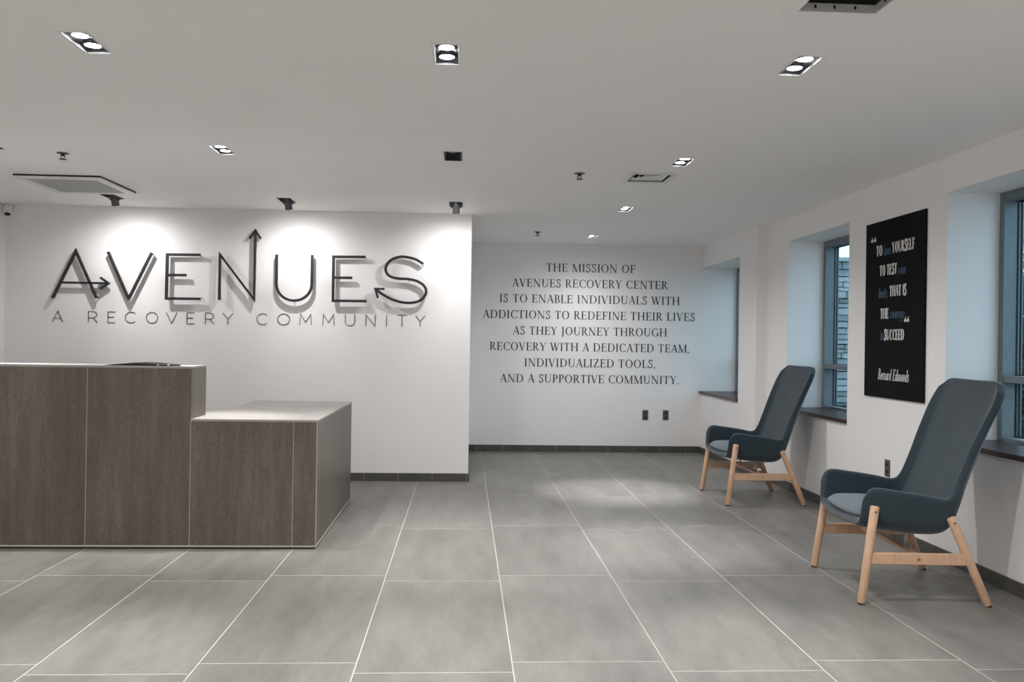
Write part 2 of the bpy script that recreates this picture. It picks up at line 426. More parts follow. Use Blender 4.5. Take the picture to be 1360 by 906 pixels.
DL = {(0, 3.435): 'twin downlight beyond the left edge of the photo, beside the upper left lit one', (1, 3.435): 'lit twin ceiling downlight at the upper left of the photo, two bright lamps',
      (2, 3.435): 'lit twin downlight in the middle of the ceiling, the brightest and nearest', (3, 3.435): 'lit twin downlight on the right below the open square vent',
      (0, 5.325): 'dark ceiling downlight cut off by the left edge of the photo', (1, 5.325): 'lit twin downlight over the lower desk counter, left of the black one',
      (2, 5.325): 'black unlit looking recessed downlight in the middle of the ceiling', (3, 5.325): 'lit twin downlight beside the small square air diffuser',
      (3, 7.245): 'lit downlight beyond the small air diffuser, second from the far wall', (3, 9.135): 'farthest lit downlight, just before the mission statement wall'}
def build_down(x, y, label):
    i = min(range(4), key=lambda k: abs(FIX_X[k] - x))
    dark = (i == 2 and abs(y - 5.325) < .1) or (i == 0 and abs(y - 5.325) < .1)
    t = make_downlight('recessed_downlight', label, dark)
    if dark:
        add_lamp(t, 0, -.080, .010, M['lamp_dim'], 0); add_lamp(t, 0, .06, .082, M['lamp_dim'], 0)
        spot('lamp_light', (0, 0, .002), (0, .02, -1), LAMP_W * 1.6, 74, 1.0, t)
    else:
        add_lamp(t, 0, -.056, .007, M['lamp'], LAMP_W * WIDE * (.6 if y > 9 else 1), 158, 1.0)
        add_lamp(t, 0, .056, .007, M['lamp'], LAMP_W * CORE * (.05 if y > 9 else 1.7 if y > 7 else 1), 40 if y < 9 else 66, 1.0, (0, .65) if y > 9 else (0, 0))
    t.location = (x, y, ZC); return t
for x, y in down:
    i = FIX_X.index(x); build_down(x, y, DL[(i, y)])
for x, y in behind:
    build_down(x, y, 'unseen ceiling downlight added behind the viewer, %s row back, %s from the left' % ({1.53: 'first', -.37: 'second', -2.27: 'third'}[y], ('first', 'second', 'third', 'fourth')[FIX_X.index(x)]))
WL = ['black swivel wall washer left of the others, beside the square grille panel', 'black swivel wall washer above the tall arrow of the letter N', 'grey swivel wall washer near the right end of the sign wall']
for i, (x, y) in enumerate(wash):
    t = make_downlight('wall_washer', WL[i], True); t['category'] = 'ceiling light'; t['group'] = 'swivel lights washing the sign wall'
    hd = Vector((.0, .06, -.012)); dr = Vector(((.10, .16, -.0)[i] * .6, .36, -1)).normalized()
    top = hd - dr * .06; tip = hd + dr * .045
    mt = (M['fixture'], M['fixture'], M['steel'])[i]
    h = MB().lathe([(.012, -.005), (.026, .0), (.0295, .012), (.0295, .10), (.031, .104), (.031, .113), (.0265, .113), (.0265, .106)], top, dr, cap=False).build('lamp_head', mt, t)
    MB().lathe([(.0001, .105), (.0265, .105)], top, dr, cap=False).build('lamp_face', M['lamp'], h)
    for s_ in (-.034, .034): MB().obar((s_, .03, .03), (s_, .07, -.02), .004, .016, (1, 0, 0)).build('gimbal_arm', M['fixture'], t)
    sp = top + dr * .118
    spot('wash_light', sp, sp + Vector((dr.x * .3, .36, -1)), WASH_W * .135, 156, 1.0, t, .02)
    spot('wash_core', sp, sp + Vector((dr.x * .8, .36, -1)), WASH_W * .07, 48, 1.0, t, .02)
    add_lamp(t, 0, -.056, .085, M['lamp_dim'], 0)
    t.location = (x, y, ZC)

def sprinkler(x, y, label):
    t = thing('fire_sprinkler', label, 'sprinkler', (x, y, ZC), 0, 'pendent ceiling sprinklers')
    MB().lathe([(.036, .002), (.036, -.004), (.026, -.010), (.012, -.010)], n=24).build('escutcheon', M['fixture'], t)
    b = MB().lathe([(.011, -.008), (.013, -.022), (.009, -.026), (.009, -.030)], n=16)
    for s in (-1, 1):
        b.tube((s * .009, 0, -.028), (s * .013, 0, -.042), .0028); b.tube((s * .013, 0, -.042), (s * .003, 0, -.058), .0028)
    b.build('body', M['dark_fixture'], t)
    d = MB().lathe([(.004, -.056), (.019, -.060), (.021, -.062), (.004, -.062)], n=16)
    for i in range(10):
        a = i * math.pi / 5; d.obar((.017 * math.cos(a), .017 * math.sin(a), -.0615), (.026 * math.cos(a), .026 * math.sin(a), -.064), .006, .0016)
    d.build('deflector', M['dark_fixture'], t)
    t.scale = (1, 1, .62)
sprinkler(-2.494, 5.53, 'small ceiling sprinkler above the desk at the left, in front of the square grille')
sprinkler(.745, 5.76, 'small ceiling sprinkler left of the square air diffuser')
sprinkler(.726, 8.87, 'farthest small ceiling sprinkler, above the mission statement')

# square drop panel
t = thing('ceiling_grille', 'square grey grille panel with white rim dropped below the ceiling at the left', 'vent', (-2.875, 6.62, ZC))
a, b = .30, .335
MB().box(-a, a, -b, b, -.012, -.0).box(-a + .06, a - .06, -b + .06, b - .06, -.016, -.011).build('backing', M['dark_fixture'], t)
fr = MB(); q = .055; 
for z0, z1, e in ((-.024, -.010, 0),):
    fr.box(-a, a, -b, -b + q, z0, z1); fr.box(-a, a, b - q, b, z0, z1); fr.box(-a, -a + q, -b + q, b - q, z0, z1); fr.box(a - q, a, -b + q, b - q, z0, z1)
fr.build('rim', M['white_metal'], t, .002)
gp = MB().box(-a + q, a - q, -b + q, b - q, -.0205, -.017)
for i in range(1, 12):
    yv = -b + q + i * (2 * b - 2 * q) / 12; gp.box(-a + q, a - q, yv - .002, yv + .002, -.0215, -.0205)
gp.build('perforated_plate', M['grey_perf'], t)
# square diffuser
x0, x1, y0, y1 = VENT_R
t = thing('ceiling_vent', 'small square white air diffuser with stepped louvres beside a lit downlight', 'vent', ((x0 + x1) / 2, (y0 + y1) / 2, ZC))
def ring(mb, ax, ay, wd, z0, z1):
    mb.box(-ax, ax, -ay, -ay + wd, z0, z1); mb.box(-ax, ax, ay - wd, ay, z0, z1); mb.box(-ax, -ax + wd, -ay + wd, ay - wd, z0, z1); mb.box(ax - wd, ax, -ay + wd, ay - wd, z0, z1); return mb
hx, hy = (x1 - x0) / 2, (y1 - y0) / 2
ring(MB(), hx + .032, hy + .036, .036, -.006, .0).build('flange', M['white_metal'], t, .002)
bx = MB(); ring(bx, hx, hy, .002, 0, .12); bx.box(-hx, hx, -hy, hy, .12, .125); bx.build('duct_box', M['duct'], t)
for i, f_ in enumerate((.86, .60, .36)):
    lv = MB(); ax, ay = hx * f_, hy * f_; zt, zb = .016, .002
    ax2, ay2 = ax - .017, ay - .017
    vs = [(-ax, -ay, zb), (ax, -ay, zb), (ax, ay, zb), (-ax, ay, zb), (-ax2, -ay2, zt), (ax2, -ay2, zt), (ax2, ay2, zt), (-ax2, ay2, zt)]
    vs += [(p[0], p[1], p[2] + .0025) for p in vs]
    fs = []
    for k in range(4):
        n_ = (k + 1) % 4; fs += [(k, n_, 4 + n_, 4 + k), (8 + k, 12 + k, 12 + n_, 8 + n_), (k, 8 + k, 8 + n_, n_), (4 + k, 4 + n_, 12 + n_, 12 + k)]
    lv.add(vs, fs).build('louvre', M['white_metal'], t)
MB().box(-.012, .012, -.012, .012, .004, .007).build('center_plate', M['white_metal'], t)
# open square vent at the top edge
x0, x1, y0, y1 = VENT_T
t = thing('open_vent', 'open square ceiling vent with dark duct at the top edge of the photo', 'vent', ((x0 + x1) / 2, (y0 + y1) / 2, ZC))
hx, hy = (x1 - x0) / 2, (y1 - y0) / 2
ring(MB(), hx + .042, hy + .042, .042, -.003, .0).build('flange', M['ceiling'], t, .001)
ring(MB(), hx, hy, .002, 0, .028).build('collar', M['galv'], t)
bx = MB(); ring(bx, hx, hy, .002, .028, .22); bx.box(-hx, hx, -hy, hy, .22, .225); bx.build('duct_box', M['duct'], t)
for px_, py_, r_ in ((-.075, hy - .004, 0), (.062, hy - .004, 0), (hx - .004, .05, 1), (-.01, hy - .004, 0)):
    MB().box(*((px_ - .003, px_ + .003, py_ - .002, py_ + .001) if not r_ else (px_ - .002, px_ + .001, py_ - .003, py_ + .003)), .010, .021).build('clip', M['duct'], t)

# security camera
t = thing('security_camera', 'small white security camera in the upper left wall corner', 'camera', (-3.93, 7.715, ZC))
MB().lathe([(.030, 0), (.030, -.010), (.022, -.016), (.022, -.030)], n=24).build('mount', M['white_metal'], t)
ax = Vector((.18, -.50, -1)).normalized(); o_ = Vector((0, 0, -.022))
bd = MB().lathe([(.018, -.012), (.029, .0), (.031, .02), (.031, .072), (.029, .082), (.024, .084)], o_, ax, 24).build('body', M['white_metal'], t)
MB().lathe([(.0235, .0835), (.0235, .087), (.014, .089), (.0001, .090)], o_, ax, 24, cap=False).build('lens', M['black'], t)

# ------------------------------------------------------------------ lettering engines
def sweep2d(path, wd, closed=False):
    """offset polygon strip of a 2D path: list of left/right points, mitred"""
    n = len(path); L = []; Rr = []
    for i in range(n):
        p = Vector(path[i])
        a = Vector(path[i - 1]) if (i > 0 or closed) else None
        b = Vector(path[(i + 1) % n]) if (i < n - 1 or closed) else None
        d1 = (p - a).normalized() if a is not None else None; d2 = (b - p).normalized() if b is not None else None
        if d1 is None: d1 = d2
        if d2 is None: d2 = d1
        n1 = Vector((-d1.y, d1.x)); n2 = Vector((-d2.y, d2.x)); mm = (n1 + n2)
        mm = mm.normalized() if mm.length > 1e-6 else n1
        k = 1 / max(.42, mm.dot(n1))
        L.append(p + mm * (wd / 2 * k)); Rr.append(p - mm * (wd / 2 * k))
    return L, Rr
def bar3d(mb, path, wd, place, d0, d1, closed=False):
    L, Rr = sweep2d(path, wd, closed); n = len(path); vs = []
    for i in range(n): vs += [place(L[i], d0), place(Rr[i], d0), place(L[i], d1), place(Rr[i], d1)]
    fs = []
    for i in range(n if closed else n - 1):
        a = 4 * i; b = 4 * ((i + 1) % n)
        fs += [(a, b, b + 1, a + 1), (a + 2, a + 3, b + 3, b + 2), (a, a + 2, b + 2, b), (a + 1, b + 1, b + 3, a + 3)]
    if not closed: fs += [(0, 1, 3, 2), (4 * n - 4, 4 * n - 2, 4 * n - 1, 4 * n - 3)]
    mb.add(vs, fs)
def arc(cx, cy, rx, ry, a0, a1, n=14): return [(cx + rx * math.cos(R(a0 + (a1 - a0) * i / n)), cy + ry * math.sin(R(a0 + (a1 - a0) * i / n))) for i in range(n + 1)]
def catmull(pts, n=8):
    out = []
    P = [Vector(p) for p in pts]; P = [P[0] * 2 - P[1]] + P + [P[-1] * 2 - P[-2]]
    for i in range(1, len(P) - 2):
        for k in range(n):
            t = k / n; a, b, c, d = P[i - 1:i + 3]
            out.append(.5 * ((2 * b) + (c - a) * t + (2 * a - 5 * b + 4 * c - d) * t * t + (3 * b - a - 3 * c + d) * t ** 3))
    out.append(P[-2]); return out

# big dimensional letters (wall coordinates x, z on the sign wall)
def wallpt(off):
    return lambda p, d: (p[0], YD - off - d, p[1])
SW = .0225
def xz(px, py, o=.06):
    dx, dy = (px - 680) / FPX, (453 - py) / FPX
    d = rt2 * dx + up2 * dy + fw; t_ = (YD - o) / d.y
    return (d.x * t_, H + d.z * t_)
X = lambda *q: [xz(*p) for p in q]
LET = {
 'A': ('black raised letter A with an arrow as its crossbar, on the sign wall', [X((69, 396), (100, 333.5), (127.5, 396)), X((81, 375.2), (143, 376.2)), X((132.5, 368.5), (143.5, 376.2), (132.5, 383.5))]),
 'V': ('raised letter V of the sign, lit grey, between A and E', [X((143, 334.5), (168, 392)) + X((170.2, 396), (172.5, 392.5)) + X((201, 335.5))]),
 'E': ('black raised letter E between V and N on the sign wall', [X((266, 338.5), (221.7, 338), (220.3, 396.5), (265.8, 397)), X((221, 365.2), (247, 365.4))]),
 'N': ('black raised letter N whose right stroke is a tall upward arrow', [X((290.7, 398.3), (291.8, 338), (337, 397.8), (339, 307)), X((330.7, 317), (339, 306), (346, 317))]),
 'U': ('raised letter U of the sign, lit grey, between N and the second E', []),
 'e2': ('black raised letter E between U and S on the sign wall', [X((485.5, 341.3), (442.8, 341), (442, 399.5), (486.5, 400)), X((442.5, 368.7), (467.5, 369))]),
 'S': ('black raised letter S ending in an arrow, at the right end of the sign', []),
}
ua, ub = xz(367.2, 338), xz(414.4, 338.5); zb = xz(390, 399.3)[1]; cxu = (ua[0] + ub[0]) / 2; ru = (ub[0] - ua[0]) / 2
LET['U'][1].append([ua] + [(cxu - ru + .0, zb + ru * .95)] + arc(cxu, zb + ru * .95, ru, ru * .95, 180, 360, 20)[1:-1] + [(ub[0], zb + ru * .95), ub])
spx = [(562, 350.5), (553, 345), (543, 342), (532, 341), (521.5, 344), (514.5, 350), (512, 357), (514, 363.5), (520, 368), (530, 370), (543, 370.8), (554, 373.5), (562.5, 379), (566, 387), (563, 394.5), (556, 400), (545, 402.3), (532, 401.2), (518, 396.5), (506, 389.5), (499.5, 384.5)]
LET['S'][1].append([tuple(p) for p in catmull(X(*spx), 4)])
LET['S'][1].append(X((510.5, 383.8), (498.2, 383.6), (501.8, 396)))
for key, (lab, paths) in LET.items():
    cx0 = sum(p[0] for p in paths[0]) / len(paths[0]); z0 = min(p[1] for p in paths[0])
    t = thing('sign_letter', lab, 'letter', (cx0, YD - .06, z0), 0, 'raised letters of the big wall sign')
    for i, pth in enumerate(paths):
        mb = MB(); rel = [(p[0] - cx0, p[1] - z0) for p in pth]
        bar3d(mb, rel, SW if i == 0 or key in ('E', 'e2') else SW * .8, lambda p, d: (p[0], d, p[1]), 0, .024)
        nm = 'stroke' if i == 0 else ('crossbar' if key in ('A', 'E', 'e2') and i == 1 else 'arrow_head')
        mb.build(nm, M['black'], t, .002)
    pin = MB()
    pts = paths[0]; sel = [pts[0], pts[len(pts) // 2], pts[-1]]
    for p in sel:
        pin.tube((p[0] - cx0, .02, p[1] - z0 + (.01 if p[1] - z0 < .02 else -.012)), (p[0] - cx0, .06, p[1] - z0 + (.01 if p[1] - z0 < .02 else -.012)), .004)
    pin.build('standoff_pin', M['steel'], t)

# thin tagline letters
SANS = {
 'A': (.95, [[(0, 0), (.475, 1), (.95, 0)], [(.17, .33), (.78, .33)]]),
 'R': (.72, [[(0, 0), (0, 1), (.38, 1)] + arc(.38, .72, .28, .28, 90, -90, 10)[1:] + [(0, .44)], [(.36, .44), (.72, 0)]]),
 'E': (.62, [[(.62, 1), (0, 1), (0, 0), (.62, 0)], [(0, .52), (.52, .52)]]),
 'C': (.9, [arc(.5, .5, .5, .5, 48, 312, 24)]),
 'O': (1.05, [arc(.525, .5, .525, .5, 0, 360, 28)]),
 'V': (.92, [[(0, 1), (.46, 0), (.92, 1)]]),
 'Y': (.84, [[(0, 1), (.42, .45), (.84, 1)], [(.42, .45), (.42, 0)]]),
 'M': (.98, [[(0, 0), (.06, 1), (.49, .25), (.92, 1), (.98, 0)]]),
 'U': (.78, [[(0, 1), (0, .38)] + arc(.39, .38, .39, .38, 180, 360, 12)[1:-1] + [(.78, .38), (.78, 1)]]),
 'N': (.78, [[(0, 0), (0, 1), (.78, 0), (.78, 1)]]),
 'I': (.05, [[(.025, 0), (.025, 1)]]),
 'T': (.74, [[(0, 1), (.74, 1)], [(.37, 1), (.37, 0)]]),
}
tl = thing('tagline_lettering', 'thin widely spaced dark capitals running under the big raised letters', 'lettering', (-1.95, YD, 1.36))
WORDS = [('A', [(69, 83)]), ('RECOVERY', [(117, 129), (143, 152.5), (166, 180), (194, 209), (220.5, 234.5), (248, 258), (272.5, 284), (296, 309)]),
         ('COMMUNITY', [(341, 355), (368.5, 384.5), (398, 413.3), (428.5, 443.7), (458.5, 471), (486, 498), (513.2, 514), (528.3, 539.3), (552, 564.3)])]
for wd_, ext in WORDS:
    for ch, (a, b) in zip(wd_, ext):
        mb = MB()
        ptop = 413.2 + (a - 69) * .0118; pbot = 427.8 + (a - 69) * .0125
        xa, zt = xz(a, ptop, .01); xb, zb_ = xz(b, pbot, .01)
        wch, strokes = SANS[ch]; sx = (xb - xa) / wch if ch != 'I' else .09; sz = zt - zb_
        for s_ in strokes:
            bar3d(mb, [(xa + p[0] * sx + 1.95, zb_ + p[1] * sz - 1.36) for p in s_], .0048, lambda p, d: (p[0], -.0045 + d, p[1]), 0, .004)
        mb.build('letter', M['tag'], tl)

# serif lettering
T_, t_ = .135, .05
def serif_font(T=.135, t=.052, sl=.17, st=.034):
    G = {}
    def V(x, w=T, y0=0, y1=1): return [(x - w / 2, y0), (x + w / 2, y0), (x + w / 2, y1), (x - w / 2, y1)]
    def D(x0, y0, x1, y1, w): return [(x0 - w / 2, y0), (x0 + w / 2, y0), (x1 + w / 2, y1), (x1 - w / 2, y1)]
    def Hh(x0, x1, y, h=t): return [(x0, y - h / 2), (x1, y - h / 2), (x1, y + h / 2), (x0, y + h / 2)]
    def S(x, top, l=sl): y = 1 - st if top else 0; return [(x - l, y), (x + l, y), (x + l, y + st), (x - l, y + st)]
    def A(cx, cy, rx, ry, a0, a1, w=T, wt=t, n=14):
        out = []
        def pt(a, k):
            ca, sa = math.cos(R(a)), math.sin(R(a))
            return (cx + (rx - (w if k else 0)) * ca, cy + (ry - (wt if k else 0)) * sa)
        for i in range(n):
            b0 = a0 + (a1 - a0) * i / n; b1 = a0 + (a1 - a0) * (i + 1) / n
            out.append([pt(b0, 0), pt(b1, 0), pt(b1, 1), pt(b0, 1)])
        return out
    def SW_(pts, w):
        L, Rr = sweep2d([tuple(p) for p in catmull(pts, 5)], w); return [[L[i], L[i + 1], Rr[i + 1], Rr[i]] for i in range(len(L) - 1)]
    h = t / 2
    G['A'] = (.74, [D(.09, 0, .37, .98, t), D(.37, 1, .65, 0, T), Hh(.18, .54, .34), S(.09, 0, .12), S(.65, 0, .13)])
    G['B'] = (.64, [V(.17), S(.14, 0, .12), S(.14, 1, .12), Hh(.17, .33, 1 - h), Hh(.17, .36, .52), Hh(.17, .36, h)] + A(.33, .75, .22, .25, 90, -90) + A(.35, .265, .26, .265, 90, -90))
    G['C'] = (.76, A(.43, .5, .38, .51, 48, 312) + [V(.70, t, .70, .98), V(.70, t, .04, .22)])
    G['D'] = (.84, [V(.17), S(.14, 0, .12), S(.14, 1, .12), Hh(.17, .40, 1 - h), Hh(.17, .40, h)] + A(.39, .5, .41, .5, 90, -90))
    G['E'] = (.66, [V(.17), S(.14, 0, .12), S(.14, 1, .12), Hh(.17, .58, 1 - h), Hh(.17, .50, .52), Hh(.17, .61, h), V(.57, t, .76, 1), V(.60, t, 0, .26), V(.49, t, .42, .62)])
    G['F'] = (.60, [V(.17), S(.17, 0, .15), S(.14, 1, .12), Hh(.17, .56, 1 - h), Hh(.17, .48, .5), V(.55, t, .76, 1), V(.47, t, .40, .60)])
    G['G'] = (.84, A(.43, .5, .38, .51, 48, 312) + [V(.70, t, .70, .98), V(.70, T, .04, .42), S(.70, 0, .0), Hh(.58, .82, .42, st)])
    G['H'] = (.88, [V(.17), V(.71), S(.17, 0, .15), S(.17, 1, .15), S(.71, 0, .15), S(.71, 1, .15), Hh(.17, .71, .52)])
    G['I'] = (.36, [V(.18), S(.18, 0, .15), S(.18, 1, .15)])
    G['J'] = (.38, [V(.20, T, -.1, 1), S(.20, 1, .15)] + A(.07, -.06, .195, .16, 0, -110, T, t, 8))
    G['K'] = (.76, [V(.17), S(.17, 0, .15), S(.17, 1, .15), D(.20, .42, .60, 1, t), D(.32, .56, .64, 0, T), S(.64, 0, .12), S(.58, 1, .12)])
    G['L'] = (.62, [V(.17), S(.17, 1, .15), S(.14, 0, .12), Hh(.17, .58, h), V(.57, t, 0, .28)])
    G['M'] = (1.0, [V(.14, t), D(.15, 1, .48, .02, T), D(.47, .02, .83, 1, t), V(.84, T), S(.14, 0, .13), S(.10, 1, .08), S(.84, 0, .15), S(.88, 1, .1)])
    G['N'] = (.86, [V(.15, t), D(.14, 1, .70, 0, T), V(.71, t), S(.15, 0, .13), S(.11, 1, .08), S(.71, 1, .13)])
    G['O'] = (.86, A(.43, .5, .39, .515, 0, 360, T, t, 26))
    G['P'] = (.62, [V(.17), S(.17, 0, .15), S(.14, 1, .12), Hh(.17, .34, 1 - h), Hh(.17, .34, .46)] + A(.33, .72, .25, .28, 90, -90))
    G['R'] = (.74, [V(.17), S(.17, 0, .15), S(.14, 1, .12), Hh(.17, .34, 1 - h), Hh(.17, .36, .49), D(.36, .49, .64, 0, T), S(.67, 0, .09)] + A(.33, .735, .24, .265, 90, -90))
    G['S'] = (.56, SW_([(.45, .82), (.38, .95), (.26, .975), (.14, .90), (.12, .76), (.22, .60), (.36, .47), (.46, .32), (.44, .13), (.28, .025), (.14, .06), (.08, .20)], T * .72) + [V(.46, t, .70, .98), V(.08, t, .03, .30)])
    G['T'] = (.70, [V(.35), S(.35, 0, .15), Hh(.05, .65, 1 - h), V(.06, t, .76, 1), V(.64, t, .76, 1)])
    G['U'] = (.82, [V(.17, T, .32, 1), V(.67, t, .32, 1), S(.17, 1, .15), S(.67, 1, .12)] + A(.40, .34, .295, .355, 180, 360, T * .7, t * 1.3))
    G['V'] = (.74, [D(.10, 1, .38, 0, T), D(.38, .02, .65, 1, t), S(.10, 1, .13), S(.65, 1, .12)])
    G['W'] = (1.04, [D(.10, 1, .34, 0, T), D(.34, .02, .54, 1, t), D(.50, 1, .72, 0, T), D(.72, .02, .95, 1, t), S(.10, 1, .13), S(.51, 1, .12), S(.95, 1, .11)])
    G['Y'] = (.72, [D(.10, 1, .36, .45, T), D(.36, .45, .63, 1, t), V(.36, T, 0, .48), S(.36, 0, .15), S(.10, 1, .13), S(.63, 1, .12)])
    G['Z'] = (.68, [Hh(.08, .60, 1 - h), Hh(.06, .62, h), D(.12, 0, .54, 1, T), V(.08, t, .76, 1), V(.61, t, 0, .26)])
    G['.'] = (.26, A(.12, .07, .075, .075, 0, 360, .075, .075, 10)); G[','] = (.26, A(.12, .07, .075, .075, 0, 360, .075, .075, 10) + [D(.15, .06, .06, -.14, t)])
    G[' '] = (.34, [])
    # lower case (x height .6)
    n_ = lambda x: [V(x, T, 0, .6)]
    G['k'] = (.48, [V(.1, T, 0, 1), D(.1, .25, .40, .58, t), D(.18, .34, .42, 0, T)])
    G['n'] = (.52, n_(.1) + [V(.40, T, 0, .42)] + A(.25, .40, .22, .21, 0, 180))
    G['m'] = (.78, n_(.1) + [V(.38, T, 0, .42), V(.66, T, 0, .42)] + A(.24, .40, .21, .21, 0, 180) + A(.52, .40, .21, .21, 0, 180))
    G['o'] = (.50, A(.25, .3, .22, .31, 0, 360, T, t, 20)); G['c'] = (.44, A(.25, .3, .22, .31, 50, 310))
    G['e'] = (.46, A(.25, .3, .22, .31, 0, 315) + [Hh(.1, .45, .32)]); G['a'] = (.50, A(.24, .3, .20, .31, 0, 360, T, t, 20) + [V(.40, T, 0, .6)])
    G['d'] = (.52, A(.24, .3, .20, .31, 0, 360, T, t, 20) + [V(.40, T, 0, 1)]); G['g'] = (.50, A(.24, .32, .20, .29, 0, 360, T, t, 20) + [V(.40, T, -.15, .6)] + A(.22, -.12, .245, .18, 0, -150))
    G['u'] = (.52, [V(.1, T, .2, .6), V(.40, T, 0, .6)] + A(.25, .21, .22, .22, 180, 360)); G['w'] = (.74, [D(.08, .6, .2, 0, T), D(.2, 0, .36, .6, t), D(.36, .6, .48, 0, T), D(.48, 0, .66, .6, t)])
    G['y'] = (.50, [D(.08, .6, .25, .05, T), D(.44, .6, .16, -.28, t)]); G['r'] = (.36, n_(.1) + A(.26, .40, .2, .21, 40, 180))
    G['l'] = (.22, [V(.1, T, 0, 1)]); G['i'] = (.22, [V(.1, T, 0, .6)] + A(.1, .8, .08, .08, 0, 360, .08, .08, 8))
    G['t'] = (.34, [V(.14, T, 0, .82), Hh(.0, .30, .58)] + A(.25, .1, .175, .12, 180, 300, T, t, 6))
    G['s'] = (.40, SW_([(.32, .5), (.24, .58), (.13, .55), (.10, .44), (.20, .33), (.30, .22), (.28, .08), (.17, .02), (.06, .1)], T * .7))
    G['"'] = (.44, A(.10, .86, .11, .11, 0, 360, .11, .11, 10) + A(.34, .86, .11, .11, 0, 360, .11, .11, 10) + [D(.04, .90, .16, 1.1, .06), D(.28, .90, .40, 1.1, .06)])
    return G
def layout(G, text, cap, u0, u1, mb, place, shear=0.0, gap=.0, split=None):
    adv = sum(G[c][0] + gap for c in text) - gap
    sx = (u1 - u0) / adv; x = 0
    for c in text:
        w_, polys = G[c]
        if c == ' ' and split is not None:
            split.append(MB())
        for poly in polys:
            vs = [place(u0 + (x + p[0] + shear * p[1]) * sx, p[1] * cap) for p in poly]
            (split[-1] if split else mb).add(vs, [tuple(range(len(vs)))])
        x += w_ + gap
SF = serif_font()
ms = thing('mission_lettering', 'eight centred lines of dark serif capitals on the recessed far wall', 'lettering', (1.43, YF, .787))
LINES = [('THE MISSION OF', .916, 1.95, 2.058), ('AVENUES RECOVERY CENTER', .53, 2.329, 1.878), ('IS TO ENABLE INDIVIDUALS WITH', .387, 2.472, 1.699), ('ADDICTIONS TO REDEFINE THEIR LIVES', .20, 2.652, 1.516),
         ('AS THEY JOURNEY THROUGH', .547, 2.328, 1.333), ('RECOVERY WITH A DEDICATED TEAM,', .283, 2.594, 1.151), ('INDIVIDUALIZED TOOLS,', .681, 2.202, .969), ('AND A SUPPORTIVE COMMUNITY.', .409, 2.477, .787)]
for tx, a, b, zb_ in LINES:
    sp_ = [MB()]; layout(SF, tx, .094, a, b, None, lambda u, v: (u - 1.43, -.0018, zb_ - .787 + v), 0, .05, sp_)
    for mb in sp_: mb.build('word', M['vinyl'], ms)

# ------------------------------------------------------------------ reception desk
DX0, DXH, DX1, DY0, DYH, DYI, DY1 = -3.403, -1.604, -.866, 5.235, 5.53, 6.02, 6.81
ZH, ZL = 1.074, .765
o_ = Vector((-2.1, 5.8, 0))
dk = thing('reception_desk', 'long reception desk in brown grey tile with a high counter and lower side return', 'desk', tuple(o_))
def dp(name, mb, mat, bev=.0015, label=None, parent=None):
    mb.v = [tuple(Vector(p) - o_) for p in mb.v]; o = mb.build(name, mat, parent or dk, bev)
    if label: o['label'] = label
    return o
g = .0014; zb0 = .018
fx = [-3.403, -2.803, -2.203, DXH, -1.005, DX1]
for a, b in zip(fx[:-1], fx[1:]):
    top = ZH - .012 if b <= DXH + .01 else ZL - .012
    dp('front_panel', MB().box(a + g, b - g, DY0, DY0 + .012, zb0, top), M['desk'])
dp('joint_filler', MB().box(DX0 + .004, DXH - .004, DY0 + .0012, DY0 + .02, zb0, ZH - .012).box(DXH - .004, DX1 - .004, DY0 + .0012, DY0 + .02, zb0, ZL - .012), M['trim'], 0, 'pale joint lines between the panels')
ymid = 6.42
dp('side_panel', MB().box(DX1 - .012, DX1, DY0 + .004, DY1, zb0, ZL - .012), M['desk'])
dp('counter_end_panel', MB().box(DXH - .012, DXH, DY0 + .004, DYH, ZL, ZH - .012), M['desk'])
dp('high_counter_top', MB().box(DX0, DXH, DY0, DYH, ZH - .012, ZH), M['desk_top'], .001)
dp('high_counter_body', MB().box(DX0 + .02, DXH - .012, DY0 + .012, DYH, zb0, ZH - .012), M['desk'])
lt = MB().box(DX0, DXH, DYH, DYI, ZL - .012, ZL).box(DXH, DX1, DY0, DY1, ZL - .012, ZL)
dp('low_counter_top', lt, M['desk_top'], .001)
dp('low_counter_body', MB().box(DXH + .0, DX1 - .014, DY0 + .02, DY1 - .01, zb0, ZL - .012), M['desk'])
e = .003
tr = MB()
tr.box(DX0, DXH, DY0 - .001, DY0 + e, ZH - e, ZH + .001); tr.box(DXH - e, DXH + .001, DY0, DYH, ZH - e, ZH + .001)
tr.box(DXH, DX1, DY0 - .001, DY0 + e, ZL - e, ZL + .001); tr.box(DX1 - e, DX1 + .001, DY0, DY1, ZL - e, ZL + .001); tr.box(DXH, DX1, DY1 - e, DY1 + .001, ZL - e, ZL + .001)
tr.box(DX1 - e, DX1 + .001, DY0 - .001, DY0 + e, zb0, ZL)
dp('edge_trim', tr, M['trim'], 0, 'thin pale metal edging')
dp('base_trim', MB().box(DX0, DX1 + .001, DY0 - .002, DY0 + .012, .010, .021).box(DX1 - .012, DX1 + .002, DY0, DY1, .010, .021), M['trim'], .001, 'thin pale strip along the foot of the desk')
dp('plinth', MB().box(DX0 + .02, DX1 - .012, DY0 + .012, DY1 - .02, 0, .018) if False else MB().box(DX0 + .02, DXH, DY0 + .012, DYH, 0, .02).box(DXH, DX1 - .012, DY0 + .012, DY1 - .02, 0, .02), M['rubber'], 0)

